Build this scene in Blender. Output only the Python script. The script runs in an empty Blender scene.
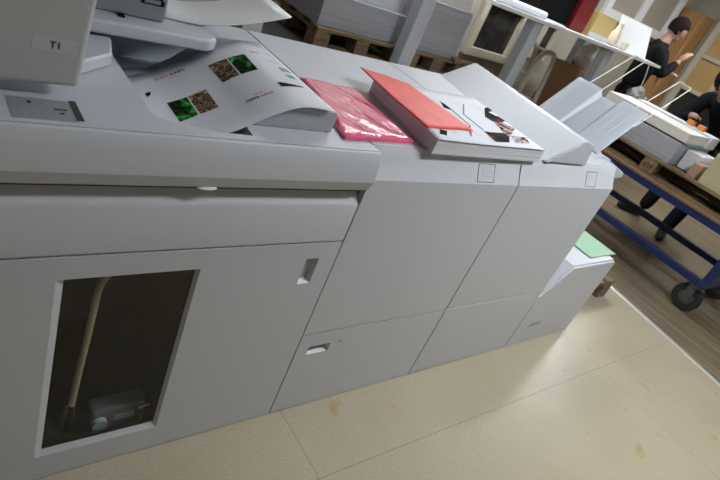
import bpy, bmesh, math, random
from mathutils import Vector, Matrix
random.seed(7)
SC = bpy.context.scene
COL = SC.collection
V = Vector

# ------------------------------------------------------------------ materials
def nt(name):
    m = bpy.data.materials.new(name); m.use_nodes = True
    n = m.node_tree.nodes; l = m.node_tree.links
    return m, n, l, n['Principled BSDF']

def mat(name, col, rough=.5, metal=0., bump=0., bscale=60., var=0., vscale=6., spec=.5, coat=0.):
    m, n, l, b = nt(name)
    b.inputs['Base Color'].default_value = (*col, 1)
    b.inputs['Roughness'].default_value = rough
    b.inputs['Metallic'].default_value = metal
    b.inputs['Specular IOR Level'].default_value = spec
    b.inputs['Coat Weight'].default_value = coat
    tc = n.new('ShaderNodeTexCoord')
    if var:
        t = n.new('ShaderNodeTexNoise'); t.inputs['Scale'].default_value = vscale; t.inputs['Detail'].default_value = 5
        l.new(tc.outputs['Object'], t.inputs['Vector'])
        r = n.new('ShaderNodeValToRGB')
        r.color_ramp.elements[0].position = .3; r.color_ramp.elements[1].position = .7
        r.color_ramp.elements[0].color = (*[c*(1-var) for c in col], 1)
        r.color_ramp.elements[1].color = (*[min(1, c*(1+var)) for c in col], 1)
        l.new(t.outputs['Fac'], r.inputs['Fac']); l.new(r.outputs['Color'], b.inputs['Base Color'])
    if bump:
        t2 = n.new('ShaderNodeTexNoise'); t2.inputs['Scale'].default_value = bscale; t2.inputs['Detail'].default_value = 3
        l.new(tc.outputs['Object'], t2.inputs['Vector'])
        bp = n.new('ShaderNodeBump'); bp.inputs['Strength'].default_value = bump; bp.inputs['Distance'].default_value = .01
        l.new(t2.outputs['Fac'], bp.inputs['Height']); l.new(bp.outputs['Normal'], b.inputs['Normal'])
    return m

def mat_stack(name, col, dark=.75, freq=260.):
    """paper stack: fine horizontal sheet lines on the sides"""
    m, n, l, b = nt(name)
    tc = n.new('ShaderNodeTexCoord'); mp = n.new('ShaderNodeMapping')
    mp.inputs['Scale'].default_value = (1.2, 1.2, freq)
    l.new(tc.outputs['Object'], mp.inputs['Vector'])
    t = n.new('ShaderNodeTexNoise'); t.inputs['Scale'].default_value = 1.; t.inputs['Detail'].default_value = 2
    l.new(mp.outputs['Vector'], t.inputs['Vector'])
    r = n.new('ShaderNodeValToRGB')
    r.color_ramp.elements[0].position = .35; r.color_ramp.elements[1].position = .6
    r.color_ramp.elements[0].color = (*[c*dark for c in col], 1); r.color_ramp.elements[1].color = (*col, 1)
    l.new(t.outputs['Fac'], r.inputs['Fac'])
    g = n.new('ShaderNodeNewGeometry'); sx = n.new('ShaderNodeSeparateXYZ'); l.new(g.outputs['Normal'], sx.inputs[0])
    gt = n.new('ShaderNodeMath'); gt.operation = 'GREATER_THAN'; gt.inputs[1].default_value = .8
    l.new(sx.outputs['Z'], gt.inputs[0])
    mx = n.new('ShaderNodeMixRGB'); mx.inputs[2].default_value = (*col, 1)
    l.new(gt.outputs[0], mx.inputs[0]); l.new(r.outputs['Color'], mx.inputs[1])
    l.new(mx.outputs[0], b.inputs['Base Color']); b.inputs['Roughness'].default_value = .7
    return m

def mat_wood(name, c1, c2, rough=.6, axis=0, scale=9.):
    m, n, l, b = nt(name)
    tc = n.new('ShaderNodeTexCoord'); mp = n.new('ShaderNodeMapping')
    s = [scale*3]*3; s[axis] = scale*.25; mp.inputs['Scale'].default_value = s
    l.new(tc.outputs['Object'], mp.inputs['Vector'])
    t = n.new('ShaderNodeTexNoise'); t.inputs['Scale'].default_value = 1.5; t.inputs['Detail'].default_value = 6
    l.new(mp.outputs['Vector'], t.inputs['Vector'])
    r = n.new('ShaderNodeValToRGB'); r.color_ramp.elements[0].position = .3; r.color_ramp.elements[1].position = .72
    r.color_ramp.elements[0].color = (*c1, 1); r.color_ramp.elements[1].color = (*c2, 1)
    l.new(t.outputs['Fac'], r.inputs['Fac']); l.new(r.outputs['Color'], b.inputs['Base Color'])
    b.inputs['Roughness'].default_value = rough
    return m

def mat_picture(name, stops, scale, dist=2.):
    m, n, l, b = nt(name)
    tc = n.new('ShaderNodeTexCoord')
    w = n.new('ShaderNodeTexNoise'); w.inputs['Scale'].default_value = scale; w.inputs['Detail'].default_value = 2.5
    w.inputs['Distortion'].default_value = dist
    l.new(tc.outputs['Object'], w.inputs['Vector'])
    r = n.new('ShaderNodeValToRGB')
    while len(r.color_ramp.elements) < len(stops): r.color_ramp.elements.new(.5)
    for e, (p, c) in zip(r.color_ramp.elements, stops): e.position = p; e.color = (*c, 1)
    l.new(w.outputs['Fac'], r.inputs['Fac']); l.new(r.outputs['Color'], b.inputs['Base Color'])
    b.inputs['Roughness'].default_value = .85; b.inputs['Specular IOR Level'].default_value = .08
    return m

def mat_emit(name, col, s):
    m, n, l, b = nt(name)
    b.inputs['Base Color'].default_value = (.8, .8, .8, 1)
    b.inputs['Emission Color'].default_value = (*col, 1); b.inputs['Emission Strength'].default_value = s
    return m

def mat_glass(name, tint, refl=.06, rough=.03):
    m = bpy.data.materials.new(name); m.use_nodes = True
    n = m.node_tree.nodes; l = m.node_tree.links; n.clear()
    o = n.new('ShaderNodeOutputMaterial'); mx = n.new('ShaderNodeMixShader')
    t = n.new('ShaderNodeBsdfTransparent'); t.inputs[0].default_value = (*tint, 1)
    g = n.new('ShaderNodeBsdfGlossy'); g.inputs['Roughness'].default_value = rough
    mx.inputs[0].default_value = refl
    l.new(t.outputs[0], mx.inputs[1]); l.new(g.outputs[0], mx.inputs[2]); l.new(mx.outputs[0], o.inputs[0])
    return m

PLASTIC = mat('white_plastic', (.59, .60, .64), .42, bump=.05, bscale=900, spec=.4)
PLASTIC_T = mat('top_plastic', (.545, .562, .615), .36, bump=.05, bscale=900, spec=.5)
PLASTIC_D = mat('grey_plastic', (.40, .41, .44), .45, spec=.4)
PLASTIC_MID = mat('feeder_grey_plastic', (.25, .255, .27), .5)
SEAM = mat('dark_gap', (.035, .035, .04), .7)
TRAY = mat('tray_grey_plastic', (.50, .53, .60), .45)
PAPER = mat('white_paper', (.78, .80, .86), .65)
BLACK = mat('black_ink', (.010, .010, .012), .85, spec=.08)
RED = mat('red_ink', (.65, .05, .05), .5)
GREY_INK = mat('grey_ink', (.22, .21, .21), .8, spec=.1)
LGREY_INK = mat('light_grey_ink', (.42, .42, .45), .6)
PINK_INK = mat('pink_ink', (.75, .45, .47), .6)
GREEN_PIC = mat_picture('green_leaf_picture', [(.36, (.004, .008, .003)), (.5, (.01, .06, .01)), (.6, (.03, .28, .03)), (.72, (.25, .6, .2))], 26, 1.5)
BROWN_PIC = mat_picture('brown_picture', [(.3, (.02, .012, .008)), (.48, (.12, .07, .04)), (.6, (.3, .2, .13)), (.72, (.75, .65, .55))], 48, 3)
TEAL_PIC = mat_picture('teal_picture', [(.3, (.1, .2, .25)), (.6, (.4, .5, .5))], 60)
TAN_PIC = mat_picture('tan_picture', [(.3, (.2, .12, .08)), (.6, (.6, .5, .42))], 60)
COLLAGE = mat_picture('collage_picture', [(.34, (.03, .02, .02)), (.45, (.35, .05, .04)), (.5, (.7, .68, .68)), (.62, (.12, .1, .1)), (.7, (.8, .8, .8))], 34, 1)
DARKPIC = mat_picture('dark_picture', [(.4, (.012, .012, .012)), (.62, (.05, .045, .04)), (.7, (.3, .05, .04))], 20, 1)
STEEL = mat('pale_guide_rail', (.80, .70, .52), .3, 0.)
CHROME = mat('chrome', (.75, .75, .75), .15, 1.)
WIRE = mat('white_wire', (.82, .80, .76), .35)
ALU = mat('aluminium', (.80, .79, .77), .38, .6)
CREAM = mat('cream_paint', (.52, .47, .36), .5, var=.05)
CREAM_W = mat('cream_wall', (.40, .37, .30), .8, var=.06, vscale=2)
WALLW = mat('pale_wall', (.50, .49, .46), .85, var=.04, vscale=2)
CEIL = mat('ceiling_white', (.62, .61, .58), .9)
RACKP = mat('rack_grey_paint', (.52, .54, .58), .4, var=.04)
SHELFW = mat('white_laminate', (.78, .78, .78), .35)
BLUE = mat('blue_steel_paint', (.008, .022, .105), .45, var=.2, vscale=12)
RUBBER = mat('black_rubber', (.02, .02, .02), .6)
CAST = mat('caster_steel', (.11, .11, .11), .5, .5)
WOOD = mat_wood('pallet_wood', (.13, .085, .045), (.29, .20, .115), .75)
WOODY = mat_wood('pallet_wood_cross', (.13, .085, .045), (.29, .20, .115), .75, axis=1)
PLY = mat_wood('plywood', (.16, .095, .048), (.28, .18, .095), .65, axis=1)
ORANGE = mat_wood('orange_wood', (.34, .165, .055), (.46, .25, .09), .4, axis=2, scale=3)
CARD = mat('cardboard', (.36, .21, .12), .8, var=.08)
CARD_P = mat('pinkish_cardboard', (.42, .26, .18), .8, var=.06)
KRAFT = mat('pale_kraft', (.50, .45, .28), .75, var=.05)
STACK_G = mat_stack('grey_wrapped_paper', (.40, .405, .44), .85, 40)
STACK_W = mat_stack('white_paper_stack', (.72, .73, .78), .80, 300)
STACK_C = mat_stack('cream_paper_stack', (.78, .74, .68), .85, 200)
REAM = mat_stack('press_paper_stack', (.74, .75, .80), .72, 420)
TEAL = mat('teal_card', (.16, .42, .40), .6)
REDP = mat('red_cover', (.80, .075, .06), .45, var=.06, vscale=14, bump=.25, bscale=18, spec=.3)
GREENP = mat('pale_green_paper', (.36, .56, .38), .75)
BLKBOX = mat('black_box', (.010, .010, .011), .9, spec=.08)
REDBOX = mat('dark_red_box', (.22, .008, .010), .5)
YELBOX = mat('yellow_card', (.78, .58, .24), .6)
CLOTH = mat('black_cloth', (.012, .012, .014), .9, spec=.1, bump=.3, bscale=40)
CLOTH2 = mat('dark_navy_cloth', (.012, .013, .018), .9, spec=.1, bump=.3, bscale=40)
SKIN = mat('skin', (.42, .23, .16), .55)
EYE = mat('eye', (.02, .015, .012), .3)
HAIR = mat('dark_hair', (.014, .010, .008), .9, spec=.1, bump=.8, bscale=90)
SHOE = mat('black_shoe', (.012, .012, .012), .45)
LABELG = mat('faded_label', (.27, .275, .285), .55)
BAGM = mat('white_plastic_bag', (.84, .82, .78), .4, bump=.6, bscale=24)
BUBBLE = mat('grey_bubble_wrap', (.36, .34, .33), .35, bump=1., bscale=70, var=.35, vscale=40)
TANGLASS = mat('tan_obscured_glass', (.46, .30, .12), .3, var=.12, vscale=1.5)
DARKGLASS = mat('dark_window_glass', (.025, .025, .024), .12, var=.3, vscale=5)
PANE = mat_glass('tinted_pane', (.82, .83, .81), .05)
INTERIOR = mat('dark_interior', (.045, .045, .04), .7)
INT_GREY = mat('interior_grey', (.30, .33, .38), .4)
BLUELAB = mat('pale_blue_label', (.60, .80, .95), .5)
ORANGEP = mat('orange_plastic', (.75, .25, .03), .5)

# glossy pink shrink-wrapped pack
def mk_pink():
    m, n, l, b = nt('pink_shrink_wrap')
    b.inputs['Base Color'].default_value = (.86, .10, .23, 1); b.inputs['Roughness'].default_value = .22
    b.inputs['Coat Weight'].default_value = 1.; b.inputs['Coat Roughness'].default_value = .08
    tc = n.new('ShaderNodeTexCoord'); mp = n.new('ShaderNodeMapping'); mp.inputs['Scale'].default_value = (22, 10, 12)
    mp.inputs['Rotation'].default_value = (0, 0, .5)
    l.new(tc.outputs['Object'], mp.inputs['Vector'])
    t = n.new('ShaderNodeTexNoise'); t.inputs['Scale'].default_value = 1.; t.inputs['Detail'].default_value = 3; t.inputs['Distortion'].default_value = 1.
    l.new(mp.outputs['Vector'], t.inputs['Vector'])
    bp = n.new('ShaderNodeBump'); bp.inputs['Strength'].default_value = .42; bp.inputs['Distance'].default_value = .010
    l.new(t.outputs['Fac'], bp.inputs['Height']); l.new(bp.outputs['Normal'], b.inputs['Normal']); l.new(bp.outputs['Normal'], b.inputs['Coat Normal'])
    return m
PINK = mk_pink()

def mk_floor():
    m, n, l, b = nt('beige_vinyl')
    tc = n.new('ShaderNodeTexCoord')
    def noise(s, d=4):
        t = n.new('ShaderNodeTexNoise'); t.inputs['Scale'].default_value = s; t.inputs['Detail'].default_value = d
        l.new(tc.outputs['Object'], t.inputs['Vector']); return t
    def ramp(t, p0, c0, p1, c1):
        r = n.new('ShaderNodeValToRGB'); r.color_ramp.elements[0].position = p0; r.color_ramp.elements[1].position = p1
        r.color_ramp.elements[0].color = c0; r.color_ramp.elements[1].color = c1
        l.new(t.outputs['Fac'], r.inputs['Fac']); return r
    base = ramp(noise(170, 3), .34, (.445, .385, .275, 1), .66, (.575, .50, .368, 1))
    big = ramp(noise(2.2), .3, (.88, .87, .84, 1), .7, (1, 1, 1, 1))
    mx = n.new('ShaderNodeMixRGB'); mx.blend_type = 'MULTIPLY'; mx.inputs[0].default_value = 1
    l.new(base.outputs[0], mx.inputs[1]); l.new(big.outputs[0], mx.inputs[2])
    st = ramp(noise(5.5, 2), .68, (0, 0, 0, 1), .74, (.55, .55, .55, 1))
    m2 = n.new('ShaderNodeMixRGB'); m2.inputs[2].default_value = (.42, .24, .03, 1)
    l.new(st.outputs[0], m2.inputs[0]); l.new(mx.outputs[0], m2.inputs[1])
    # sheet seams
    sp = n.new('ShaderNodeSeparateXYZ'); l.new(tc.outputs['Object'], sp.inputs[0])
    def seam(out, off, period):
        a = n.new('ShaderNodeMath'); a.operation = 'ADD'; a.inputs[1].default_value = -off + period*20 + period/2
        l.new(out, a.inputs[0])
        mo = n.new('ShaderNodeMath'); mo.operation = 'MODULO'; mo.inputs[1].default_value = period; l.new(a.outputs[0], mo.inputs[0])
        s = n.new('ShaderNodeMath'); s.operation = 'SUBTRACT'; s.inputs[1].default_value = period/2; l.new(mo.outputs[0], s.inputs[0])
        ab = n.new('ShaderNodeMath'); ab.operation = 'ABSOLUTE'; l.new(s.outputs[0], ab.inputs[0])
        lt = n.new('ShaderNodeMath'); lt.operation = 'LESS_THAN'; lt.inputs[1].default_value = .0016; l.new(ab.outputs[0], lt.inputs[0])
        return lt
    sx, sy = seam(sp.outputs['X'], .06, 1.8), seam(sp.outputs['Y'], -.27, 1.8)
    mxm = n.new('ShaderNodeMath'); mxm.operation = 'MAXIMUM'; l.new(sx.outputs[0], mxm.inputs[0]); l.new(sy.outputs[0], mxm.inputs[1])
    sc = n.new('ShaderNodeMath'); sc.operation = 'MULTIPLY'; sc.inputs[1].default_value = .55; l.new(mxm.outputs[0], sc.inputs[0])
    m3 = n.new('ShaderNodeMixRGB'); m3.inputs[2].default_value = (.2, .15, .09, 1)
    l.new(sc.outputs[0], m3.inputs[0]); l.new(m2.outputs[0], m3.inputs[1])
    l.new(m3.outputs[0], b.inputs['Base Color'])
    rr = ramp(noise(7, 3), .3, (.30, .30, .30, 1), .7, (.42, .42, .42, 1)); l.new(rr.outputs[0], b.inputs['Roughness'])
    return m
FLOOR = mk_floor()

def mk_floor2():
    m, n, l, b = nt('streaky_grey_brown_boards')
    tc = n.new('ShaderNodeTexCoord'); mp = n.new('ShaderNodeMapping'); mp.inputs['Scale'].default_value = (26, 1.3, 1)
    mp.inputs['Rotation'].default_value = (0, 0, -.12)
    l.new(tc.outputs['Object'], mp.inputs['Vector'])
    t = n.new('ShaderNodeTexNoise'); t.inputs['Scale'].default_value = 1; t.inputs['Detail'].default_value = 5
    l.new(mp.outputs['Vector'], t.inputs['Vector'])
    r = n.new('ShaderNodeValToRGB'); r.color_ramp.elements[0].position = .32; r.color_ramp.elements[1].position = .7
    r.color_ramp.elements[0].color = (.10, .072, .046, 1); r.color_ramp.elements[1].color = (.30, .23, .15, 1)
    l.new(t.outputs['Fac'], r.inputs['Fac']); l.new(r.outputs[0], b.inputs['Base Color']); b.inputs['Roughness'].default_value = .38
    return m
FLOOR2 = mk_floor2()

# ------------------------------------------------------------------ mesh helpers
def NB(): return bmesh.new()

def box(bm, x0, x1, y0, y1, z0, z1, M=None):
    vs = [bm.verts.new((x, y, z)) for x in (x0, x1) for y in (y0, y1) for z in (z0, z1)]
    for f in ((0, 1, 3, 2), (4, 6, 7, 5), (0, 4, 5, 1), (2, 3, 7, 6), (0, 2, 6, 4), (1, 5, 7, 3)):
        bm.faces.new([vs[i] for i in f])
    if M is not None:
        for v in vs: v.co = M @ v.co
    return vs

def prism(bm, poly, axis, a0, a1, sh0=(0, 0), sh1=(0, 0)):
    """extrude a 2D polygon along axis: 'x' -> (y,z), 'y' -> (x,z), 'z' -> (x,y)"""
    def mk(p, a, s):
        u, v = p[0]+s[0], p[1]+s[1]
        return {'x': (a, u, v), 'y': (u, a, v), 'z': (u, v, a)}[axis]
    A = [bm.verts.new(mk(p, a0, sh0)) for p in poly]; B = [bm.verts.new(mk(p, a1, sh1)) for p in poly]
    n = len(poly)
    bm.faces.new(A); bm.faces.new(B[::-1])
    for i in range(n): bm.faces.new((A[i], B[i], B[(i+1) % n], A[(i+1) % n]))

def tube(bm, pts, r, seg=10, caps=True):
    pts = [V(p) for p in pts]; rr = r if isinstance(r, (list, tuple)) else [r]*len(pts)
    rings = []; up = None
    for i, p in enumerate(pts):
        d = (pts[min(i+1, len(pts)-1)] - pts[max(i-1, 0)]).normalized()
        if up is None: up = d.orthogonal().normalized()
        a = (up - d*up.dot(d))
        a = a.normalized() if a.length > 1e-5 else d.orthogonal().normalized()
        up = a; b = d.cross(a)
        rings.append([bm.verts.new(p + (a*math.cos(2*math.pi*k/seg) + b*math.sin(2*math.pi*k/seg))*rr[i]) for k in range(seg)])
    for R, S in zip(rings, rings[1:]):
        for k in range(seg): bm.faces.new((R[k], R[(k+1) % seg], S[(k+1) % seg], S[k]))
    if caps: bm.faces.new(rings[0][::-1]); bm.faces.new(rings[-1])

def arc(pts, rad, n=6):
    """round the corners of a polyline"""
    pts = [V(p) for p in pts]; out = [pts[0]]
    for a, b, c in zip(pts, pts[1:], pts[2:]):
        u = (a-b); w = (c-b); t = min(rad, u.length*.49, w.length*.49)
        p, q = b+u.normalized()*t, b+w.normalized()*t
        for k in range(n+1):
            s = k/n; out.append(p*(1-s)**2 + b*2*s*(1-s) + q*s*s)
    out.append(pts[-1]); return out

def lathe(bm, prof, c, axis='z', seg=24):
    """prof: list of (radius, height) around a centre"""
    rings = []
    for r, h in prof:
        ring = []
        for k in range(seg):
            a = 2*math.pi*k/seg; u, w = r*math.cos(a), r*math.sin(a)
            o = {'z': (u, w, h), 'y': (u, h, w), 'x': (h, u, w)}[axis]
            ring.append(bm.verts.new((c[0]+o[0], c[1]+o[1], c[2]+o[2])))
        rings.append(ring)
    for R, S in zip(rings, rings[1:]):
        for k in range(seg): bm.faces.new((R[k], R[(k+1) % seg], S[(k+1) % seg], S[k]))
    bm.faces.new(rings[0]); bm.faces.new(rings[-1])

def sphere(bm, c, s, M=None, u=20, v=14):
    m = Matrix.Translation(V(c)) @ (M if M is not None else Matrix.Identity(4)) @ Matrix.Diagonal((*s, 1))
    return bmesh.ops.create_uvsphere(bm, u_segments=u, v_segments=v, radius=1, matrix=m)['verts']

ORG = {}
def obj(name, bm, m, parent=None, bevel=0, seg=2, smooth=40, solid=0):
    bmesh.ops.recalc_face_normals(bm, faces=bm.faces[:])
    w = ORG.get(parent.name, V((0, 0, 0))) if parent else V((0, 0, 0))
    if w.length: bmesh.ops.translate(bm, verts=bm.verts[:], vec=-w)
    me = bpy.data.meshes.new(name); bm.to_mesh(me); bm.free()
    me.materials.append(m)
    if smooth:
        me.polygons.foreach_set('use_smooth', [True]*len(me.polygons))
        me.set_sharp_from_angle(angle=math.radians(smooth))
    o = bpy.data.objects.new(name, me); COL.objects.link(o)
    if parent: o.parent = parent; ORG[o.name] = w
    if solid:
        md = o.modifiers.new('solid', 'SOLIDIFY'); md.thickness = solid; md.offset = 0
    if bevel:
        md = o.modifiers.new('bevel', 'BEVEL'); md.width = bevel; md.segments = seg; md.limit_method = 'ANGLE'; md.angle_limit = math.radians(35)
        md.harden_normals = False
    return o

def tag(o, label, cat, group=None, kind=None):
    if label: o['label'] = label
    if cat: o['category'] = cat
    if group: o['group'] = group
    if kind: o['kind'] = kind
    return o

def thing(name, label, cat, loc, group=None):
    o = bpy.data.objects.new(name, None); COL.objects.link(o); o.empty_display_size = .1
    o.location = loc; ORG[o.name] = V(loc)
    return tag(o, label, cat, group)

def one(name, bm, m, label, cat, loc, group=None, **k):
    """thing that is a single mesh, origin at loc"""
    bmesh.ops.translate(bm, verts=bm.verts[:], vec=-V(loc))
    o = obj(name, bm, m, None, **k); o.location = loc
    return tag(o, label, cat, group)

def structure(name, bm, m, **k):
    o = obj(name, bm, m, None, **k); o['kind'] = 'structure'; return o

def copy_tree(o, loc, label):
    c = o.copy(); COL.objects.link(c); c.location = loc; c['label'] = label
    for ch in list(o.children):
        d = ch.copy(); COL.objects.link(d); d.parent = c
        for g in list(ch.children):
            e = g.copy(); COL.objects.link(e); e.parent = d
    return c

def part_box(name, m, parent, x0, x1, y0, y1, z0, z1, bevel=0., **k):
    bm = NB(); box(bm, x0, x1, y0, y1, z0, z1); return obj(name, bm, m, parent, bevel=bevel, **k)

def text_bm(s, size, place, depth=.0006, bold=True, squash=1.):
    """flat lettering; place(u, v) -> world point on the surface (u right, v up from the text centre)"""
    cu = bpy.data.curves.new('txt', 'FONT'); cu.body = s; cu.size = size; cu.align_x = 'CENTER'; cu.align_y = 'CENTER'
    cu.offset = size*.012 if bold else 0
    to = bpy.data.objects.new('txt', cu); COL.objects.link(to)
    bpy.context.view_layer.update()
    me = bpy.data.meshes.new_from_object(to.evaluated_get(bpy.context.evaluated_depsgraph_get()))
    bm = NB(); bm.from_mesh(me)
    bpy.data.objects.remove(to); bpy.data.meshes.remove(me); bpy.data.curves.remove(cu)
    for v in bm.verts: v.co = place(v.co.x*squash, v.co.y)
    return bm

# ------------------------------------------------------------------ camera
cam = bpy.data.cameras.new('camera'); co = bpy.data.objects.new('camera', cam); COL.objects.link(co)
R = Matrix(((0.76446459, 0.04214506, -0.64328662), (-0.5345361, 0.5992431, -0.59596884), (0.36036793, 0.799457, 0.48062819)))
CAM = V((-0.91132, -0.91102, 1.46035))
co.matrix_world = Matrix.Translation(CAM) @ R.to_4x4()
cam.sensor_width = 22.3; cam.lens = 549.49/720*22.3; cam.clip_start = .05
cam.dof.use_dof = True; cam.dof.focus_distance = 1.7; cam.dof.aperture_fstop = 3.5
SC.camera = co
vs = SC.view_settings
vs.view_transform = 'Standard'; vs.look = 'None'; vs.gamma = 1.; vs.use_curve_mapping = False; vs.exposure = 0.
SC.display_settings.display_device = 'sRGB'

# ------------------------------------------------------------------ room shell
X0, X1, Y0, Y1, H = -3., 7.8, -3.4, 3.1, 2.8
sx = lambda y: 2.821 + .158*y          # the joint between the two floorings
bm = NB(); prism(bm, [(X0, Y0), (sx(Y0), Y0), (sx(Y1), Y1), (X0, Y1)], 'z', -.05, 0); structure('floor', bm, FLOOR, smooth=0)
bm = NB(); prism(bm, [(sx(Y0), Y0), (X1, Y0), (X1, Y1), (sx(Y1), Y1)], 'z', -.05, 0); structure('floor_right', bm, FLOOR2, smooth=0)
bm = NB(); d = .021
prism(bm, [(-d, 0), (-d*.6, .005), (d*.6, .005), (d, 0)], 'y', Y0+.02, Y1-.02, sh0=(sx(Y0+.02), 0), sh1=(sx(Y1-.02), 0)); structure('trim_1', bm, ALU, smooth=0)
bm = NB(); box(bm, X0-.1, X1+.1, Y0-.1, Y1+.1, H, H+.1); structure('ceiling', bm, CEIL, smooth=0)
bm = NB(); box(bm, X0-.1, X1+.1, Y1, Y1+.1, -.05, H); structure('wall_back', bm, CREAM_W, smooth=0)
bm = NB(); box(bm, X1, X1+.1, Y0, Y1, -.05, H); structure('wall_right', bm, CREAM_W, smooth=0)
bm = NB(); box(bm, X0-.1, X0, Y0, Y1, -.05, H); structure('wall_left', bm, WALLW, smooth=0)
bm = NB(); box(bm, X0-.1, X1+.1, Y0-.1, Y0, -.05, H); structure('wall_front', bm, WALLW, smooth=0)
for nm, a in (('baseboard_back', (X0, X1, Y1-.015, Y1, 0, .09)), ('baseboard_right', (X1-.015, X1, Y0, Y1-.015, 0, .09))):
    bm = NB(); box(bm, *a); structure(nm, bm, CREAM, bevel=.003)

def window(nm, plane, u0, u1, z0, z1, cols, rows, fw, frame_m, pane_ms, bar=.03):
    """framed glazing on the back wall ('y') or the right wall ('x')"""
    def b(bm, a0, a1, c0, c1, t0, t1):
        if plane == 'y': box(bm, a0, a1, Y1-t1, Y1-t0, c0, c1)
        else: box(bm, X1-t1, X1-t0, a0, a1, c0, c1)
    bm = NB()
    b(bm, u0, u1, z0, z0+fw, .001, .06); b(bm, u0, u1, z1-fw, z1, .001, .06)
    b(bm, u0, u0+fw, z0+fw, z1-fw, .001, .06); b(bm, u1-fw, u1, z0+fw, z1-fw, .001, .06)
    us = [u0+fw+(u1-u0-2*fw)*k/cols for k in range(cols+1)]; zs = [z0+fw+(z1-z0-2*fw)*k/rows for k in range(rows+1)]
    for u in us[1:-1]: b(bm, u-bar/2, u+bar/2, z0+fw, z1-fw, .001, .05)
    for z in zs[1:-1]: b(bm, u0+fw, u1-fw, z-bar/2, z+bar/2, .001, .045)
    fr = obj(nm, bm, frame_m, None, smooth=0, bevel=.004); fr['kind'] = 'structure'
    for j in range(rows):
        for i in range(cols):
            bm = NB(); b(bm, us[i], us[i+1], zs[j], zs[j+1], .002, .012)
            obj('window_pane', bm, pane_ms[j % len(pane_ms)], fr, smooth=0)
    return fr
window('window_1', 'y', 3.62, 4.36, .66, 1.27, 1, 1, .085, CREAM, [DARKGLASS])
window('window_2', 'y', 4.72, 4.98, .80, 1.25, 1, 1, .03, CREAM, [DARKGLASS])
window('window_3', 'y', 5.62, 6.18, .72, 1.30, 1, 1, .07, CREAM, [mat('brown_pane', (.20, .09, .04), .3)])
window('window_4', 'y', 4.1, 5.3, 1.42, 2.3, 2, 1, .07, CREAM, [DARKGLASS])
window('window_5', 'y', 5.6, 7.3, 1.50, 2.3, 2, 1, .10, mat('white_frame', (.74, .74, .73), .4), [mat('pale_pane', (.34, .31, .25), .3)], bar=.14)
window('door_1', 'x', 1.05, 2.72, .10, 2.10, 4, 4, .09, CREAM, [DARKGLASS, DARKGLASS, TANGLASS, TANGLASS], bar=.05)
window('door_2', 'x', -.9, .8, .10, 2.10, 4, 4, .09, CREAM, [DARKGLASS, DARKGLASS, TANGLASS, TANGLASS], bar=.05)

# ------------------------------------------------------------------ ceiling lights, unseen; spots and strengths fitted to the wanted brightness
LAMP = mat_emit('lamp_diffuser', (.91, .96, 1.), 52.)
LAMP_DIM = mat_emit('dim_fill_diffuser', (.91, .96, 1.), 17.)  # weak fill lamp added to brighten the cabinet tops
LFRAME = mat('lamp_frame', (.7, .7, .7), .4)
def ceiling_light(x, y, where, lamp):
    t = thing('ceiling_light', 'long white ceiling light panel ' + where, 'ceiling light', (x, y, H), 'ceiling lights')
    bm = NB()
    for a in ((x-.65, x+.65, y-.19, y-.15), (x-.65, x+.65, y+.15, y+.19), (x-.65, x-.61, y-.15, y+.15), (x+.61, x+.65, y-.15, y+.15)):
        box(bm, *a, H-.06, H)
    obj('frame', bm, LFRAME, t, smooth=0)
    part_box('diffuser', lamp, t, x-.61, x+.61, y-.15, y+.15, H-.05, H-.01, smooth=0)
for x, y, wh, m in ((1.5, -.9, 'over the operator side of the printer', LAMP), (3.3, 2.25, 'over the upper shelf of the rack', LAMP),
                    (1.6, 2.2, 'added as a fill dimmer than the others, over the stamped pallet', LAMP_DIM), (5.9, 1.3, 'near the glazed doors', LAMP)):
    ceiling_light(x, y, wh, m)

# ------------------------------------------------------------------ shared cabinet profile
NOSE = [(0, .919), (.0115, .938), (.0210, .957), (.0285, .974), (.0345, .988), (.0410, .9985)]
def nose_off(d, z0, z1):
    pts = [p for p in NOSE if z0 <= p[1] <= z1]
    return pts

def grip(bm_parent_args, parent, x0, x1, z0, z1, slant=0., depth=.02, m=None):
    """recessed finger grip: pale rim and a shadowed cup"""
    bm = NB(); fw = .006
    for a in ((x0-fw, x1+fw, z0-fw, z0), (x0-fw, x1+fw, z1, z1+fw), (x0-fw, x0, z0, z1), (x1, x1+fw, z0, z1)):
        box(bm, a[0], a[1], -.0015, .004, a[2], a[3])
    return obj('grip_rim', bm, PLASTIC, parent, smooth=0)

def panel_with_hole(bm, x0, x1, z0, z1, hx0, hx1, hz0, hz1, y0, y1, chx=0, chz=0):
    """front panel slab with a rectangular hole; the hole narrows by the chamfer (chx: left,right; chz: bottom,top)"""
    cl, cr = chx if chx else (0, 0); cb, ct = chz if chz else (0, 0)
    out = [(x0, z0), (x1, z0), (x1, z1), (x0, z1)]
    hin = [(hx0, hz0), (hx1, hz0), (hx1, hz1), (hx0, hz1)]
    hout = [(hx0-cl, hz0-cb), (hx1+cr, hz0-cb), (hx1+cr, hz1+ct), (hx0-cl, hz1+ct)]
    O0 = [bm.verts.new((p[0], y0, p[1])) for p in out]; O1 = [bm.verts.new((p[0], y1, p[1])) for p in out]
    h0 = [bm.verts.new((p[0], y0, p[1])) for p in hout]; h1 = [bm.verts.new((p[0], y1, p[1])) for p in hin]
    for i in range(4):
        j = (i+1) % 4
        bm.faces.new((O0[i], O0[j], h0[j], h0[i])); bm.faces.new((O1[i], O1[j], h1[j], h1[i]))
        bm.faces.new((O0[i], O0[j], O1[j], O1[i])); bm.faces.new((h0[i], h0[j], h1[j], h1[i]))

DEPTH = .82
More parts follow.
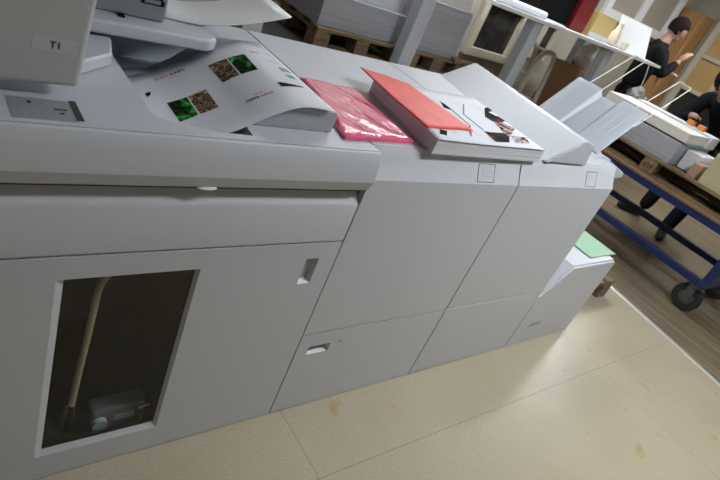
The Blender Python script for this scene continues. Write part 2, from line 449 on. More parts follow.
# ------------------------------------------------------------------ module 2: stacker with two panels
def stacker(name, label, x0, x1, with_grip, button):
    t = thing(name, label, 'printer cabinet', ((x0+x1)/2, .4, 0))
    part_box('plinth', SEAM, t, x0+.02, x1-.02, .04, DEPTH-.03, 0, .04)
    bm = NB(); prism(bm, [(.022, .03), (DEPTH-.006, .03), (DEPTH-.006, .972), (.044, .972), (.044, .968), (.030, .91), (.022, .91)], 'x', x0+.003, x1-.003); obj('body', bm, PLASTIC_D, t, smooth=0)
    # upper door with the rounded nose
    bm = NB()
    poly = [(0, .367)] + NOSE + [(.041, .972), (.0205, .955), (.0205, .93), (.021, .367)]
    prism(bm, poly, 'x', x0+.001, x1-.001); obj('upper_door', bm, PLASTIC, t, bevel=.001, smooth=25)
    if with_grip:
        bm = NB(); panel_with_hole(bm, x0+.002, x1-.002, .004, .362, x0+.050, x0+.125, .283, .303, 0, .021, (.004, .006), (.012, .004))
        dr = obj('drawer_front', bm, PLASTIC, t, bevel=0, smooth=0)
        bm = NB(); prism(bm, [(.019, .279), (.0215, .279), (.0215, .307), (.019, .307)], 'x', x0+.046, x0+.13); obj('grip_recess', bm, PLASTIC_MID, dr, smooth=0)
        bm = NB(); lathe(bm, [(.0001, -.0012), (.006, -.0012), (.0065, .004), (.0001, .004)], (x0+.170, 0, .307), 'y', 16); obj('lock', bm, PLASTIC_D, dr)
    else:
        part_box('drawer_front', PLASTIC, t, x0+.002, x1-.002, 0, .021, .004, .362, bevel=.003)
    # top cover
    bm = NB(); box(bm, x0+.001, x1-.001, .0422, DEPTH, .972, 1.0); obj('top_cover', bm, PLASTIC_T, t, bevel=.0015)
    # square latch button following the nose, with its dark outline
    bx0, bx1 = button
    def strip(nm, m, a0, a1, zlo, zhi, d):
        prof = [(-d, zlo)] + [(y-d*.9, z) for y, z in NOSE if zlo < z < zhi]
        y = lambda z: next((NOSE[i][0]+(NOSE[i+1][0]-NOSE[i][0])*(z-NOSE[i][1])/(NOSE[i+1][1]-NOSE[i][1]) for i in range(len(NOSE)-1) if NOSE[i][1] <= z <= NOSE[i+1][1]), 0)
        prof[0] = (y(zlo)-d, zlo); prof.append((y(zhi)-d, zhi))
        bm = NB(); prism(bm, prof + [(yy+.006, zz) for yy, zz in reversed(prof)], 'x', a0, a1); return obj(nm, bm, m, t, smooth=35)
    bt = strip('latch_button', SEAM, bx0-.002, bx1+.0035, .9245, .9755, .0006)
    strip('latch_label', PLASTIC, bx0, bx1, .9265, .974, .0012)
    strip('latch_symbol', LGREY_INK, bx0+.02, bx0+.022, .932, .968, .0015)
    strip('latch_symbol', LGREY_INK, bx0+.03, bx1-.012, .941, .9422, .0015)
    strip('latch_symbol', LGREY_INK, bx0+.03, bx1-.012, .954, .9552, .0015)
    return t
m2 = stacker('stacker_cabinet', 'middle white printer cabinet with the red cover and paper stack lying on top', .0145, .667, True, (.450, .528))
m3 = stacker('finisher_cabinet', 'white printer cabinet at the far end with a raised wedge lid and grey sheet trays', .6705, 1.334, False, (1.108, 1.182))

# raised wedge lid on the finisher
bm = NB()
dv = .175
A = [(.786, 1.0), (.968, 1.088), (.984, 1.093), (1.045, 1.081), (1.068, 1.0)]
prism(bm, A, 'y', .03, .80, sh0=(0, 0), sh1=(dv, -.004))
lid = obj('wedge_lid', bm, PLASTIC_T, m3, bevel=.003, smooth=0)
bm = NB(); prism(bm, [(.80, 1.0), (.955, 1.075), (.962, 1.071), (.815, 1.0)], 'y', .0275, .031); obj('lid_edge_strip', bm, PLASTIC_T, lid, smooth=0)

# catch tray: two ramps with a sunken channel between, ribs, thin lip
def tray_z(x): return 1.022 + (x-1.295)*.95 if x > 1.36 else 1.022+.065*.95*((x-1.295)/.065)**1.0
bm = NB()
ys = [.12, .125, .16, .165, .20, .205, .245, .262, .345, .362, .40, .405, .44, .445, .485, .49]
def tray_off(y):
    if .25 < y < .36: return -.026
    if y < .122 or y > .488: return -.004
    return 0
xs = [1.285 + .209*k/10 for k in range(11)]
g = [[bm.verts.new((x, y, tray_z(x) + tray_off(y) + (-.01 if k < 3 and False else 0))) for y in ys] for k, x in enumerate(xs)]
for i in range(len(xs)-1):
    for j in range(len(ys)-1): bm.faces.new((g[i][j], g[i+1][j], g[i+1][j+1], g[i][j+1]))
ct = obj('catch_tray', bm, TRAY, m3, solid=.009, bevel=.002)
for y in (.165, .205, .305, .405, .445):
    o_ = -.026 if .25 < y < .36 else 0
    bm = NB(); tube(bm, [(x, y, tray_z(x)+.0045+o_) for x in (1.34, 1.40, 1.46)], [.0015, .0035, .0015], 8); obj('tray_rib', bm, TRAY, ct)
bm = NB(); prism(bm, [(1.29, 1.002), (1.33, 1.002), (1.33, .93), (1.45, 1.13), (1.46, 1.16), (1.30, 1.02)], 'y', .20, .42); obj('tray_bracket', bm, TRAY, ct, bevel=.003)
# wire sheet supports of the catch tray
for (ya, yb, xe) in ((.365, .445, 1.68), (.115, .195, 1.662)):
    bm = NB(); dx = xe-1.44
    P = lambda x, y: V((x, y, tray_z(x)-.010))
    tube(bm, arc([P(1.44, ya+.01), P(xe, ya-.02), P(xe, yb-.085+.005), P(1.44, yb+.0)][:1] + [P(xe, ya-.015), P(xe+.006, yb-.08), ] + [P(1.44, yb)], .006, 4) if False else
         arc([P(1.44, ya+.005), P(xe, ya-.05+.035), P(xe+.005, yb-.035), P(1.44, yb)], .008, 4), .0023, 8)
    obj('wire_support', bm, WIRE, ct)
# lower exit chute
bm = NB(); prism(bm, [(1.30, .985), (1.34, 1.005), (1.50, .962), (1.52, .940), (1.47, .93), (1.33, .955), (1.33, .985)], 'y', .07, .42)
ch = obj('exit_chute', bm, TRAY, m3, bevel=.004)
bm = NB(); prism(bm, [(1.20, 1.0), (1.30, 1.012), (1.36, 1.008), (1.40, .998), (1.36, .994), (1.20, .996)], 'y', .10, .30); obj('chute_plate', bm, PLASTIC_T, ch, bevel=.002)
for y in (.14, .18, .22):
    part_box('chute_rib', PLASTIC, ch, 1.24, 1.36, y, y+.004, 1.004, 1.0125)

# ------------------------------------------------------------------ low end cabinet with the sloped top
t = thing('low_end_cabinet', 'low white cabinet with a sloped top docked at the far end, holding green paper', 'printer cabinet', (1.62, .3, 0))
part_box('plinth', SEAM, t, 1.36, 1.86, .04, .52, 0, .03)
bm = NB(); prism(bm, [(1.338, .010), (1.900, .010), (1.900, .495), (1.50, .490), (1.352, .335), (1.338, .335)], 'y', .012, .56)
obj('body', bm, PLASTIC, t, bevel=.004)
bm = NB()
outer = [(1.338, .004), (1.902, .004), (1.902, .480), (1.887, .490), (1.50, .484), (1.352, .330), (1.338, .330)]
prism(bm, outer, 'y', 0, .012); fp = obj('front_panel', bm, PLASTIC, t, bevel=.003)
bm = NB(); box(bm, 1.437, 1.537, -.0025, .001, .112, .117); box(bm, 1.437, 1.537, -.001, .001, .146, .149); obj('grip_rim', bm, PLASTIC_T, fp, smooth=0)
part_box('grip_recess', PLASTIC_D, fp, 1.44, 1.534, -.0008, .001, .117, .146, smooth=0)
bm = NB()
box(bm, 1.700, 1.965, .046, .27, .4965, .500)
one('green_paper', bm, GREENP, 'pale green sheet lying on the low end cabinet', 'paper', (1.83, .15, .4965), smooth=0)

# ------------------------------------------------------------------ main print cabinet
MX0, MX1 = -1.75, .0125
t = main = thing('print_engine_cabinet', 'large white print cabinet in the foreground with a dark viewing window in its door', 'printer cabinet', (-.9, .4, 0))
part_box('plinth', SEAM, t, MX0+.02, MX1-.02, .04, DEPTH-.03, 0, .04)
# carcass walls (the window looks into it)
bm = NB()
box(bm, MX0+.003, MX1-.003, .50, DEPTH-.006, .03, .90)
box(bm, -.30, MX1-.003, .024, .50, .03, .885); box(bm, MX0+.003, -.76, .024, .50, .03, .885)
box(bm, -.76, -.30, .024, .50, .03, .06); box(bm, -.76, -.30, .024, .50, .72, .885)
obj('body', bm, INTERIOR, t, smooth=0)
part_box('right_side_panel', PLASTIC_D, t, MX1-.004, MX1-.001, .03, DEPTH-.01, .03, .97)
# door with chamfered window opening
bm = NB(); panel_with_hole(bm, MX0+.002, -.12, .004, .7225, -.662, -.388, .112, .660, 0, .009, (.016, .008), (.018, .006))
panel_with_hole(bm, -.12, MX1-.001, .004, .7225, -.083, -.052, .594, .668, 0, .014, (.003, .007), (.010, .003))
# the small slanted grip is a separate recess plate set on the door
door = obj('door', bm, PLASTIC, t, smooth=0)
part_box('grip_recess', PLASTIC_D, door, -.090, -.045, .0142, .020, .585, .675, smooth=0)
part_box('window_pane', PANE, door, -.668, -.382, .0095, .0125, .106, .666, smooth=0)
bm = NB()
for a in ((-.672, -.380, .100, .110), (-.672, -.380, .662, .672), (-.672, -.664, .110, .662), (-.388, -.380, .110, .662)): box(bm, a[0], a[1], .0130, .0230, a[2], a[3])
obj('window_gasket', bm, RUBBER, door, smooth=0)
# inside the window: bent guide rail and drawer mechanism
bm = NB()
tube(bm, arc([(-.594, .055, .20), (-.591, .05, .33), (-.584, .05, .46), (-.579, .05, .60), (-.545, .062, .648), (-.49, .11, .665)], .035, 6), .0085, 12)
obj('guide_rail', bm, STEEL, t)
for x in (-.603, -.586):
    bm = NB(); tube(bm, [(x, .055, .061), (x, .055, .205)], .0035, 8); obj('rail_fork', bm, CHROME, t)
bm = NB(); box(bm, -.54, -.40, .048, .10, .061, .155); mech = obj('drawer_mechanism', bm, INT_GREY, t, bevel=.010, seg=3)
part_box('blue_label', BLUELAB, mech, -.482, -.430, .045, .049, .106, .125)
bm = NB(); lathe(bm, [(.002, -.010), (.018, -.010), (.020, .008), (.002, .008)], (-.520, .045, .110), 'y', 20); obj('dial', bm, BLUELAB, mech)
bm = NB(); tube(bm, [(-.425, .042, .145), (-.395, .042, .149)], .006, 10); obj('latch_pin', bm, CHROME, mech)
# band below the lip: sloped ledge and flat face
bm = NB(); prism(bm, [(.060, .8885), (.040, .8885), (.004, .847), (0, .840), (0, .727), (.060, .727)], 'x', MX0+.002, MX1-.001)
obj('front_band', bm, PLASTIC, t, bevel=.002, smooth=30)
# overhanging rounded lip
LIP = [(.005, .9985), (-.001, .996), (-.007, .986), (-.012, .969), (-.0155, .949), (-.018, .931), (-.0185, .922), (-.009, .896), (-.003, .890), (.028, .889), (.028, .97), (.005, .971)]
bm = NB(); prism(bm, LIP, 'x', MX0+.002, .0135)
lip = obj('front_lip', bm, PLASTIC, t, smooth=17, bevel=.001)
bm = NB(); sphere(bm, (-.42, -.006, .890), (.022, .008, .004)); obj('lip_highlight', bm, SHELFW, lip)  # white ellipsoid standing in for the bright highlight under the lip
# top cover with the sunken tray opening
def rounded(x0, x1, y0, y1, r, n=5):
    out = []
    for cx, cy, a in ((x1-r, y1-r, 0), (x0+r, y1-r, 90), (x0+r, y0+r, 180), (x1-r, y0+r, 270)):
        for k in range(n+1):
            w = math.radians(a+90*k/n); out.append((cx+r*math.cos(w), cy+r*math.sin(w)))
    return out
HOLE = [(-.105, .62), (-.525, .62)] + [(-.525, .095), (-.519, .080), (-.505, .064), (-.46, .046), (-.40, .032), (-.33, .030), (-.325, .082), (-.105, .082)]
bm = NB()
def loop(pts, z):
    vs_ = [bm.verts.new((x, y, z)) for x, y in pts]
    return [bm.edges.new((vs_[i], vs_[(i+1) % len(vs_)])) for i in range(len(vs_))]
e = loop([(MX0+.002, .0065), (MX1-.001, .0065), (MX1-.001, DEPTH), (MX0+.002, DEPTH)], .999) + loop(HOLE, .999)
bmesh.ops.triangle_fill(bm, use_beauty=True, use_dissolve=False, edges=e)
ret = bmesh.ops.extrude_face_region(bm, geom=bm.faces[:])
bmesh.ops.translate(bm, verts=[g_ for g_ in ret['geom'] if isinstance(g_, bmesh.types.BMVert)], vec=(0, 0, -.026))
obj('top_cover', bm, PLASTIC_T, t, smooth=0)
# sunken output tray: floor and walls, with the ramp at its right
bm = NB()
fl = [(-.525, .905), (-.33, .93)]
hp = HOLE[:]
vs_t = [bm.verts.new((x, y, .972)) for x, y in hp]; vs_b = [bm.verts.new((x, y, .912)) for x, y in hp]
for i in range(len(hp)): j = (i+1) % len(hp); bm.faces.new((vs_t[i], vs_t[j], vs_b[j], vs_b[i]))
bm.faces.new(vs_b)
tr = obj('sunken_tray', bm, TRAY, t, smooth=0, solid=.003)
bm = NB()
RP = [(-.522, .9135), (-.40, .935), (-.345, .972), (-.325, .990), (-.268, 1.034), (-.240, 1.047), (-.205, 1.0525), (-.095, 1.0525), (-.089, 1.048), (-.089, 1.0), (-.107, 1.0), (-.107, .9135)]
prism(bm, RP, 'y', .085, .50); obj('tray_ramp', bm, PLASTIC_D, tr, bevel=.003, smooth=30)

# operation label and dark slot on the top left
bm = NB(); box(bm, -.765, -.668, .020, .098, .9985, .9995); ol = obj('instruction_label', bm, LABELG, t, smooth=0)
part_box('label_slot', SEAM, ol, -.668, -.657, .026, .100, .9985, 1.0005, smooth=0)
bm = NB()
for k in range(7):
    y = .032+.0085*k; xa = -.752 + .004*(k % 3)
    for q in range(5):
        x = xa + .016*q; box(bm, x, x+.009+.003*((k+q) % 2), y, y+.0014, .9994, .9999)
obj('label_print', bm, LGREY_INK, ol, smooth=0)
for a in ((-.735, -.729, .078, .084), (-.698, -.678, .060, .063), (-.692, -.684, .045, .049)): part_box('label_symbol', BLACK, ol, *a, .9994, 1.0001, smooth=0)

# ------------------------------------------------------------------ document scanner and the T1 monitor
t = scan = thing('document_scanner', 'pale document scanner on the back of the print cabinet with a grey feeder block', 'scanner', (-.7, .5, 1.0))
bm = NB(); prism(bm, [(-1.2, .205), (-.63, .215), (-.548, .295), (-.527, .385), (-.527, .52), (-.31, .52), (-.31, .80), (-1.2, .80)], 'z', 1.0, 1.030); obj('base', bm, PLASTIC_T, t, bevel=.006)
bm = NB(); prism(bm, [(-1.2, .42), (-.33, .55), (-.33, .80), (-1.2, .80)], 'z', 1.0305, 1.0365); obj('neck', bm, PLASTIC, t, bevel=.003)
bm = NB(); prism(bm, [(-1.25, .352), (-.30, .392), (-.270, .418), (-.260, .80), (-1.25, .80)], 'z', 1.037, 1.068); obj('platen', bm, PLASTIC_T, t, bevel=.007, seg=3)
bm = NB(); box(bm, -.318, -.300, .50, .516, 1.0005, 1.0365); obj('support_foot', bm, SHELFW, t, bevel=.002)
bm = NB(); prism(bm, [(-1.15, 1.0685), (-.396, 1.0685), (-.388, 1.30), (-.40, 1.31), (-1.15, 1.31)], 'y', .45, .78); fb = obj('feeder_block', bm, PLASTIC_MID, t, bevel=.006)
# dark emblem on the feeder block: four small blocks over an underline with corner feet
bm = NB()
for k, w in enumerate((.008, .006, .008, .007)): box(bm, -.447+.0105*k, -.447+.0105*k+w, .4488, .4505, 1.118, 1.131+.002*(k % 2))
box(bm, -.457, -.403, .4488, .4505, 1.106, 1.1085); box(bm, -.457, -.449, .4488, .4505, 1.1085, 1.118); box(bm, -.411, -.403, .4488, .4505, 1.1085, 1.118)
obj('emblem', bm, BLACK, fb, smooth=0)
part_box('sensor_mark', BLACK, t, -.505, -.492, .430, .4485, 1.0682, 1.073)
# upper document tray: thin rounded plate rising to the right
bm = NB()
NX = 12
def dz(s): return 1.071 + .010*s + .066*max(0, (s-.25)/.75)**1.3
rows = []
for i in range(NX+1):
    s = i/NX; x = -.384 + .352*s
    rows.append([bm.verts.new((x, y, dz(s) + (0 if y < .6 else .002))) for y in (.497-.012*math.sin(s*math.pi), .60, .70, .80)])
for i in range(NX):
    for j in range(3): bm.faces.new((rows[i][j], rows[i+1][j], rows[i+1][j+1], rows[i][j+1]))
obj('document_tray', bm, SHELFW, t, solid=.003)
bm = NB(); prism(bm, [(-.384, 1.0685), (-.27, 1.0685), (-.27, 1.071), (-.10, 1.109), (-.10, 1.118), (-.384, 1.069)], 'y', .66, .70); obj('tray_arm', bm, PLASTIC_D, t)

t = thing('monitor', 'grey plastic monitor housing at the top left corner carrying a T1 sticker', 'monitor', (-.9, .14, 1.0))
bm = NB(); prism(bm, [(-1.25, 1.016), (-.90, 1.016), (-.653, 1.026), (-.618, 1.46), (-1.25, 1.46)], 'y', .10, .165); hs = obj('housing', bm, mat('monitor_plastic', (.49, .50, .50), .5), t, bevel=.010, seg=4)
bm = NB(); box(bm, -1.05, -.85, .165, .20, 1.0, 1.2); box(bm, -1.1, -.80, .12, .23, 1.0, 1.012); obj('stand', bm, PLASTIC_D, t, bevel=.004)
bm = NB(); prism(bm, [(-.731, 1.0865), (-.664, 1.0845), (-.6635, 1.1065), (-.7305, 1.1085)], 'y', .0995, .1002); st = obj('sticker', bm, mat('sticker_paper', (.53, .54, .56), .4), hs, smooth=0)
bm = text_bm('T1', .0165, lambda u, v: V((-.6965+u, .0990, 1.0965+v)), bold=True); obj('sticker_text', bm, BLACK, st, smooth=0)

# ------------------------------------------------------------------ printed sheet on the sunken tray
SXZ = [(-.56, .918), (-.512, .932), (-.42, .957), (-.33, .998), (-.28, 1.028), (-.23, 1.052), (-.2, 1.0605), (-.15, 1.062), (-.092, 1.058), (-.05, 1.05)]
def sheet_z(x):
    for i in range(1, len(SXZ)-2):
        (x1, z1), (x2, z2) = SXZ[i], SXZ[i+1]
        if x <= x2 or i == len(SXZ)-3:
            (x0, z0), (x3, z3) = SXZ[i-1], SXZ[i+2]
            u = (x-x1)/(x2-x1); m1 = (z2-z0)/(x2-x0)*(x2-x1); m2_ = (z3-z1)/(x3-x1)*(x2-x1)
            return (2*u**3-3*u*u+1)*z1 + (u**3-2*u*u+u)*m1 + (-2*u**3+3*u*u)*z2 + (u**3-u*u)*m2_
def grid_on(bm, q, nx, ny, zf, d):
    """quad q (four xy corners) draped on zf(x, y)+d"""
    g_ = []
    for i in range(nx+1):
        r_ = []
        for j in range(ny+1):
            s, w = i/nx, j/ny
            x = (q[0][0]*(1-s)+q[1][0]*s)*(1-w) + (q[3][0]*(1-s)+q[2][0]*s)*w
            y = (q[0][1]*(1-s)+q[1][1]*s)*(1-w) + (q[3][1]*(1-s)+q[2][1]*s)*w
            r_.append(bm.verts.new((x, y, zf(x, y)+d)))
        g_.append(r_)
    for i in range(nx):
        for j in range(ny): bm.faces.new((g_[i][j], g_[i+1][j], g_[i+1][j+1], g_[i][j+1]))
zf = lambda x, y: sheet_z(x)
bm = NB(); grid_on(bm, [(-.512, .068), (-.112, .070), (-.112, .484), (-.494, .400)], 36, 8, zf, 0)
sheet = obj('printed_sheet', bm, PAPER, None, solid=.0007); tag(sheet, 'white printed sheet with green and brown pictures curling over the sunken tray', 'printed sheet')
def pic(q, m): bm = NB(); grid_on(bm, q, 8, 4, zf, .0009); obj('printed_picture', bm, m, sheet)
pic([(-.434, .158), (-.3915, .170), (-.388, .255), (-.433, .249)], GREEN_PIC)
pic([(-.387, .170), (-.346, .175), (-.343, .264), (-.385, .257)], BROWN_PIC)
pic([(-.304, .267), (-.264, .272), (-.260, .367), (-.304, .364)], BROWN_PIC)
pic([(-.260, .273), (-.218, .276), (-.214, .369), (-.257, .368)], GREEN_PIC)
pic([(-.463, .287), (-.452, .299), (-.4505, .313), (-.464, .306)], BLACK)
pic([(-.150, .278), (-.122, .276), (-.122, .300), (-.149, .306)], TAN_PIC)
pic([(-.152, .238), (-.130, .235), (-.130, .256), (-.151, .260)], TEAL_PIC)
pic([(-.205, .176), (-.135, .188), (-.135, .192), (-.203, .202)], DARKPIC)
def stext(s, size, c, ang, m, sq=1., nm='printed_text'):
    ca, sa = math.cos(ang), math.sin(ang)
    def pl(u, v):
        x, y = c[0]+u*ca-v*sa, c[1]+u*sa+v*ca
        return V((x, y, sheet_z(x)+.001))
    obj(nm, text_bm(s, size, pl), m, sheet, smooth=0)
stext('STEPY', .0135, (-.407, .371), .26, RED, .95); stext('KARS', .0155, (-.369, .381), .26, BLACK, 1.0); stext('HAUTE', .0075, (-.383, .363), .26, PINK_INK)
stext('STEPY', .0115, (-.248, .1585), .03+math.pi, RED, .85); stext('KARS', .0125, (-.281, .1560), .03+math.pi, BLACK, .95); stext('HAUTE', .007, (-.262, .172), .03+math.pi, GREY_INK)
stext('STEPY', .010, (-.140, .390), math.pi, GREY_INK, .9); stext('KARS', .012, (-.178, .387), math.pi, BLACK, .95)
stext('menu list', .010, (-.143, .338), math.pi-.1, GREY_INK)

# ------------------------------------------------------------------ pink pack, paper stack, red cover
bm = NB()
q = [(-.071, .050), (.176, .064), (.194, .395), (.006, .420)]
g0 = []
NXp, NYp = 22, 30
for side in (0, 1):
    gg = []
    for i in range(NXp+1):
        r_ = []
        for j in range(NYp+1):
            s, w = i/NXp, j/NYp
            x = (q[0][0]*(1-s)+q[1][0]*s)*(1-w) + (q[3][0]*(1-s)+q[2][0]*s)*w
            y = (q[0][1]*(1-s)+q[1][1]*s)*(1-w) + (q[3][1]*(1-s)+q[2][1]*s)*w
            edge = min(s, 1-s, w, 1-w)
            z = 1.0006 if side else 1.0145 - .006*max(0, 1-edge/.05)**2 + .0016*math.sin(x*60+y*25)*min(1, edge/.08)
            r_.append(bm.verts.new((x, y, z)))
        gg.append(r_)
    for i in range(NXp):
        for j in range(NYp): bm.faces.new((gg[i][j], gg[i+1][j], gg[i+1][j+1], gg[i][j+1]))
    g0.append(gg)
T, B = g0
rim = lambda G: [G[i][0] for i in range(NXp)] + [G[NXp][j] for j in range(NYp)] + [G[i][NYp] for i in range(NXp, 0, -1)] + [G[0][j] for j in range(NYp, 0, -1)]
rt, rb = rim(T), rim(B)
for i in range(len(rt)): j = (i+1) % len(rt); bm.faces.new((rt[i], rt[j], rb[j], rb[i]))
one('pink_paper_pack', bm, PINK, 'flat glossy pink shrink-wrapped pack lying left of the paper stack', 'paper pack', (.08, .24, 1.0006), smooth=60)

t = stack = thing('paper_stack', 'thick stack of white printed sheets with black and red pictures on the top sheet', 'paper stack', (.48, .2, 1.0))
SQ = [(.203, .004), (.730, .010), (.772, .405), (.270, .400)]
SQ = [(.206, .014), (.738, .022), (.775, .418), (.262, .406)]
bm = NB(); prism(bm, SQ, 'z', 1.0005, 1.0455); obj('sheets', bm, REAM, t, smooth=0)
zs_ = lambda x, y: 1.0460 + .0012*math.sin(x*9+1)*max(0, (.10-y)/.1)
bm = NB(); grid_on(bm, [(SQ[0][0]-.006, SQ[0][1]-.004), (SQ[1][0]-.012, SQ[1][1]-.004), SQ[2], SQ[3]], 16, 8, zs_, .0004)
tops = obj('top_sheet', bm, PAPER, t, solid=.0006)
def ink(poly, m, nm='printed_picture', d=.0011):
    bm = NB(); prism(bm, poly, 'z', 1.0474, 1.0480); obj(nm, bm, m, tops, smooth=0)
ink([(.737, .323), (.775, .338), (.763, .303), (.720, .288), (.734, .264), (.749, .258), (.748, .224), (.689, .199), (.654, .205), (.645, .235)], DARKPIC)
ink([(.500, .107), (.528, .104), (.613, .114), (.615, .090), (.562, .045), (.486, .038)], DARKPIC)
ink([(.634, .097), (.728, .103), (.685, .055), (.601, .047)], COLLAGE)
ink([(.656, .199), (.712, .206), (.740, .168), (.625, .095), (.616, .116)], COLLAGE)
ink([(.269, .077), (.292, .070), (.263, .040), (.241, .047)], BLACK)
ink([(.486, .312), (.489, .285), (.477, .246), (.455, .258)], BLACK)
def line(pts, w, m):
    bm = NB()
    for (a, b) in zip(pts, pts[1:]):
        a, b = V((*a, 0)), V((*b, 0)); n_ = (b-a).normalized().cross(V((0, 0, 1)))*w/2
        prism(bm, [tuple((p)[:2]) for p in (a-n_, b-n_, b+n_, a+n_)], 'z', 1.0474, 1.0480)
    obj('printed_line', bm, m, tops, smooth=0)
line([(.619, .323), (.570, .274)], .005, RED); line([(.570, .274), (.521, .225), (.507, .116)], .004, GREY_INK)
line([(.490, .276), (.463, .137), (.395, .070)], .004, GREY_INK); line([(.420, .090), (.385, .055)], .004, RED)
def ttext(s, size, c, ang, m):
    ca, sa = math.cos(ang), math.sin(ang)
    obj('printed_text', text_bm(s, size, lambda u, v: V((c[0]+u*ca-v*sa, c[1]+u*sa+v*ca, 1.0479)), bold=False), m, tops, smooth=0)
for c_ in ((.562, .300), (.677, .305), (.318, .064), (.433, .070)):
    for k, s_ in enumerate(('HAUTE', 'menu', 'list')): ttext(s_, .014, (c_[0]+.004*k, c_[1]+.014-.014*k), .1, PINK_INK)

bm = NB()
RQ = [(.212, .074), (.436, .096), (.431, .428), (.258, .485)]
def red_z(x, y): return 1.0492 + .004*max(0, (y-.38)/.1)**1.5*max(0, (.40-x)/.15) + .0008*math.sin(x*50+y*20)
grid_on(bm, RQ, 14, 18, red_z, 0)
one('red_cover_sheet', bm, REDP, 'bright red plastic cover lying on the thick white paper stack', 'cover sheet', (.33, .27, 1.0492), solid=.0024)

# ------------------------------------------------------------------ storage rack behind the printer
RY0, RY1 = 1.85, 2.75
t = rack = thing('storage_rack', 'grey steel storage rack with a white upper shelf standing behind the printer', 'rack', (2.8, 2.3, 0))
def post(x, y):
    bm = NB(); w = .115 if y < 2 else .08; h = 2.3 if y < 2 and x < 2 else 1.262
    box(bm, x-w/2, x+w/2, y, y+.09, 0, h); p = obj('upright', bm, RACKP, t, smooth=0, bevel=.006)
    bm = NB()
    for k in range(int(h/.04)-2): box(bm, x+w*.20, x+w*.25, y-.0008, y+.001, .05+.04*k, .068+.04*k)
    obj('slot_holes', bm, LGREY_INK, p, smooth=0); return p
for x in (.60, 1.75, 2.92, 4.09, 5.0):
    if x < 4.5: post(x, RY0)
    post(x, RY1-.06)
part_box('upper_shelf', SHELFW, t, 2.35, 5.06, RY0-.02, RY1+.04, 1.264, 1.29, bevel=.003)
part_box('shelf_edge', SHELFW, t, 2.35, 5.06, RY0-.03, RY0-.021, 1.268, 1.291)
bm = NB(); box(bm, .55, 2.97, RY0+.10, RY0+.14, .57, .655); obj('lower_beam', bm, RACKP, t, smooth=0)
bm = NB(); box(bm, .55, 2.97, RY1-.12, RY1-.08, .57, .655); obj('lower_beam', bm, RACKP, t, smooth=0)
part_box('lower_shelf', mat('dark_shelf_board', (.045, .04, .035), .7), t, .55, 2.97, RY0+.10, RY1+.20, .656, .670)

def pallet(label, x0, x1, y0, y1, z0, marks, group='wooden pallets', along='x'):
    t = thing('wooden_pallet', label, 'pallet', ((x0+x1)/2, (y0+y1)/2, z0), group)
    h = .014
    ns = 5
    for k in range(ns):
        a = y0 + (y1-y0-.1)*k/(ns-1) if along == 'x' else x0 + (x1-x0-.1)*k/(ns-1)
        if along == 'x': part_box('deck_board', WOOD, t, x0, x1, a, a+.10, z0+.113, z0+.133, bevel=.002)
        else: part_box('deck_board', WOODY, t, a, a+.10, y0, y1, z0+.113, z0+.133, bevel=.002)
    for i in range(3):
        for j in range(3):
            xa = x0 + (x1-x0-.11)*i/2; ya = y0 + (y1-y0-.11)*j/2
            b = part_box('block', WOOD, t, xa, xa+.11, ya, ya+.11, z0+.018, z0+.097, bevel=.003)
            if marks and ((along == 'x' and i == 0 and j == 0) or (along == 'y' and i == 0 and j == marks[1])):
                if along == 'x': bm = text_bm(marks[0], .042, lambda u, v: V((xa+.055+u, ya-.001, z0+.058+v)))
                else: bm = text_bm(marks[0], .045, lambda u, v: V((xa-.001, ya+.055-u, z0+.058+v)))
                obj('stamp_text', bm, mat('burnt_stamp', (.05, .03, .018), .8), b, smooth=0)
    for j in range(3):
        if along == 'x':
            ya = y0 + (y1-y0-.11)*j/2; part_box('bottom_board', WOOD, t, x0, x1, ya+.002, ya+.108, z0, z0+.0175)
            xa = x0 + (x1-x0-.11)*j/2; part_box('stringer_board', WOODY, t, xa+.003, xa+.107, y0+.002, y1-.002, z0+.0975, z0+.1125)
        else:
            xa = x0 + (x1-x0-.11)*j/2; part_box('bottom_board', WOODY, t, xa+.002, xa+.108, y0, y1, z0, z0+.0175)
            ya = y0 + (y1-y0-.11)*j/2; part_box('stringer_board', WOOD, t, x0+.002, x1-.002, ya+.003, ya+.107, z0+.0975, z0+.1125)
    return t
pallet('wooden pallet stamped UVC on the rack behind the printer, left of the slotted post', 1.09, 1.84, 1.98, 2.85, .671, ('UVC', 0))
pallet('wooden pallet on the rack behind the printer, right of the slotted post', 1.88, 2.50, 1.98, 2.85, .671, None)
bm = NB(); box(bm, 1.10, 1.78, 2.02, 2.80, .8045, 1.00)
one('wrapped_paper_block', bm, STACK_G, 'grey wrapped block of paper on the UVC pallet', 'paper block', (1.44, 2.4, .8045), bevel=.006, smooth=0)
bm = NB(); box(bm, 1.20, 1.76, 2.07, 2.78, 1.0005, 1.34)
one('sheet_pile', bm, STACK_W, 'pile of loose white sheets on top of the grey wrapped block', 'paper pile', (1.48, 2.4, 1.0005), smooth=0)
bm = NB(); box(bm, 1.90, 2.38, 2.02, 2.78, .8045, 1.15)
one('wrapped_paper_block', bm, STACK_G, 'grey wrapped block of paper right of the slotted post', 'paper block', (2.14, 2.4, .8045), bevel=.006, smooth=0)
bm = NB(); box(bm, 1.93, 2.36, 2.06, 2.74, 1.1505, 1.42)
one('sheet_pile', bm, STACK_C, 'pile of loose cream sheets right of the slotted post', 'paper pile', (2.14, 2.4, 1.1505), smooth=0)
bm = NB(); prism(bm, [(2.30, 1.93), (2.58, 1.96), (2.56, 2.02), (2.36, 2.05)], 'z', .805, .827)
one('loose_board', bm, PLY, 'short pale loose board lying on the pallet right of the slotted post', 'board', (2.44, 1.98, .805), smooth=0)

